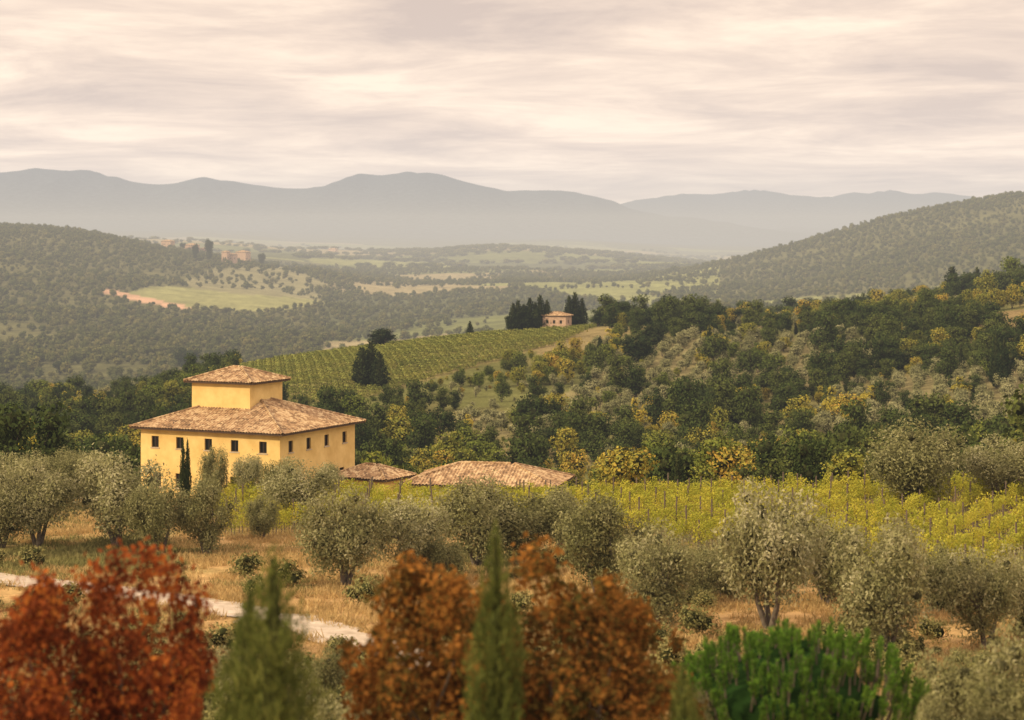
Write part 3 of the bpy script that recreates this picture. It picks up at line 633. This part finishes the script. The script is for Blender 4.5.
house('yellow_villa',(cen[0],cen[1],gz),-th,hx,hy,hh,.36,.8,{0:front,1:side},'wall',tower=(-1.4,.0,3.4,2.9,hh+.3,-14.5-gz,.36,.6))
for b in (183,187.5): fg('cypress_tree',dk[0],b,434,184.5,9,7,2.5)
x0=(488-CX)/F*188; house('low_farm_building',(x0,188,-27.0),math.radians(-12),6.8,4.2,3.7,.33,.6,{0:[W(2,.9,1.2,2.3),W(6,.9,1.2,2.3),W(10,.9,1.2,2.3)]},'wall2')
x0=(372-CX)/F*194; house('outbuilding',(x0,194,-26.5),math.radians(-30),2.9,2.2,2.9,.40,.5,{0:[W(2,.8,1,2)]},'wall')
x0,y0=sight(557,317,600,760,1); z0=float(H(x0,y0))
house('stone_farmhouse',(x0,y0,z0-.5),math.radians(-20),4.3,3.2,5.4,.35,.5,{0:[W(1.8,.9,2.8,4.0),W(4.3,.9,2.8,4.0),W(6.8,.9,2.8,4.0),W(4.3,1.1,.1,2.2)],1:[W(3,.9,2.8,4.0)]},'stone',st=.15)
for b,e_,q in [(243,262,(8,6,10)),(232,263,(5,5,7)),(192,247,(9,6,7)),(226,262,(4,4,9)),(168,243,(8,5,6)),(333,247,(10,6,7)),(205,246,(6,5,6))]:
    x0,y0=sight(b,e_,1600,4800 if b>300 else 2850,5); z0=float(H(x0,y0))
    house('hamlet_house',(x0,y0,z0-.5),math.radians(-25),q[0],q[1],q[2]+4,.35,.6,{0:[W(3,1.2,5,7),W(6,1.2,5,7)],1:[W(3,1.2,5,7)]},'stone',st=.5)

# ------------------------------------------------------------------ haze: absorbing boxes, their own emission standing in for light scattered by air
def haze(name,bx,SIG,J):
    a=Acc(); box(a,*bx,0)
    m,nt=newmat(name); L=nt.links
    va=N(nt,'ShaderNodeVolumeAbsorption'); va.inputs['Color'].default_value=(0,0,0,1); va.inputs['Density'].default_value=SIG
    em=N(nt,'ShaderNodeEmission'); em.inputs[0].default_value=(*J,1); em.inputs[1].default_value=SIG
    ash=N(nt,'ShaderNodeAddShader'); o=N(nt,'ShaderNodeOutputMaterial'); L.new(va.outputs[0],ash.inputs[0]); L.new(em.outputs[0],ash.inputs[1]); L.new(ash.outputs[0],o.inputs['Volume'])
    obj(name,a.mesh(name,[m]))
haze('haze',(-26000,26000,-3000,18500,-700,460),8e-5,(.62,.60,.60))
haze('valley_mist',(-5000,5000,700,8000,-500,75),1.05e-4,(.76,.66,.51))

# ------------------------------------------------------------------ sky, sun
w=bpy.data.worlds.new('World'); sc.world=w; w.use_nodes=True; nt=w.node_tree; nt.nodes.clear(); L=nt.links
SUNDIR=Vector((-.82,-.36,.45)).normalized()
sky=N(nt,'ShaderNodeTexSky'); sky.sky_type='NISHITA'; sky.sun_disc=False; sky.sun_elevation=math.asin(SUNDIR.z); sky.sun_rotation=math.atan2(SUNDIR.x,SUNDIR.y); sky.dust_density=3
b1=N(nt,'ShaderNodeBackground'); b1.inputs[1].default_value=.1; L.new(sky.outputs[0],b1.inputs[0])
tc=N(nt,'ShaderNodeTexCoord'); sx=N(nt,'ShaderNodeSeparateXYZ'); L.new(tc.outputs['Generated'],sx.inputs[0])
def mth(op,a_,b_=None):
    n=N(nt,'ShaderNodeMath',operation=op)
    for i,v in enumerate((a_,b_)):
        if v is None: continue
        if isinstance(v,(int,float)): n.inputs[i].default_value=v
        else: L.new(v,n.inputs[i])
    return n.outputs[0]
zc=mth('MAXIMUM',sx.outputs[2],0.0); zd=mth('ADD',zc,.07)
cb=N(nt,'ShaderNodeCombineXYZ'); L.new(mth('DIVIDE',sx.outputs[0],zd),cb.inputs[0]); L.new(mth('DIVIDE',sx.outputs[1],zd),cb.inputs[1])
nz=N(nt,'ShaderNodeTexNoise'); nz.inputs['Scale'].default_value=1.0; nz.inputs['Detail'].default_value=9; nz.inputs['Roughness'].default_value=.62; nz.inputs['Distortion'].default_value=.4
L.new(cb.outputs[0],nz.inputs['Vector'])
r=ramp(nt,[(.34,(.72,.56,.47)),(.50,(.98,.76,.60)),(.64,(1.28,1.01,.77))]); L.new(nz.outputs['Fac'],r.inputs[0])
b2=N(nt,'ShaderNodeBackground'); L.new(r.outputs[0],b2.inputs[0])
hzn=mth('MULTIPLY',mth('POWER',2.718,mth('MULTIPLY',zc,-22.0)),1.45)
L.new(mth('ADD',mth('ADD',mth('MULTIPLY',zc,1.5),.80),hzn),b2.inputs[1])
mx=N(nt,'ShaderNodeMixShader'); mx.inputs[0].default_value=.96; L.new(b1.outputs[0],mx.inputs[1]); L.new(b2.outputs[0],mx.inputs[2])
o=N(nt,'ShaderNodeOutputWorld'); L.new(mx.outputs[0],o.inputs[0])
sl=bpy.data.lights.new('sun','SUN'); sl.energy=3.9; sl.angle=math.radians(4); sl.color=(1,.80,.49)
so_=bpy.data.objects.new('sun',sl); so_.rotation_euler=SUNDIR.to_track_quat('Z','Y').to_euler(); link(so_)

# ------------------------------------------------------------------ camera
cd=bpy.data.cameras.new('camera'); cd.lens=70; cd.sensor_width=36; cd.shift_y=-(360-HZ)/1024; cd.clip_start=.5; cd.clip_end=80000
cd.dof.use_dof=True; cd.dof.focus_distance=185; cd.dof.aperture_fstop=.6
co=bpy.data.objects.new('camera',cd); co.location=(0,0,0); co.rotation_euler=(math.pi/2,0,0); link(co); sc.camera=co
print('DONE')
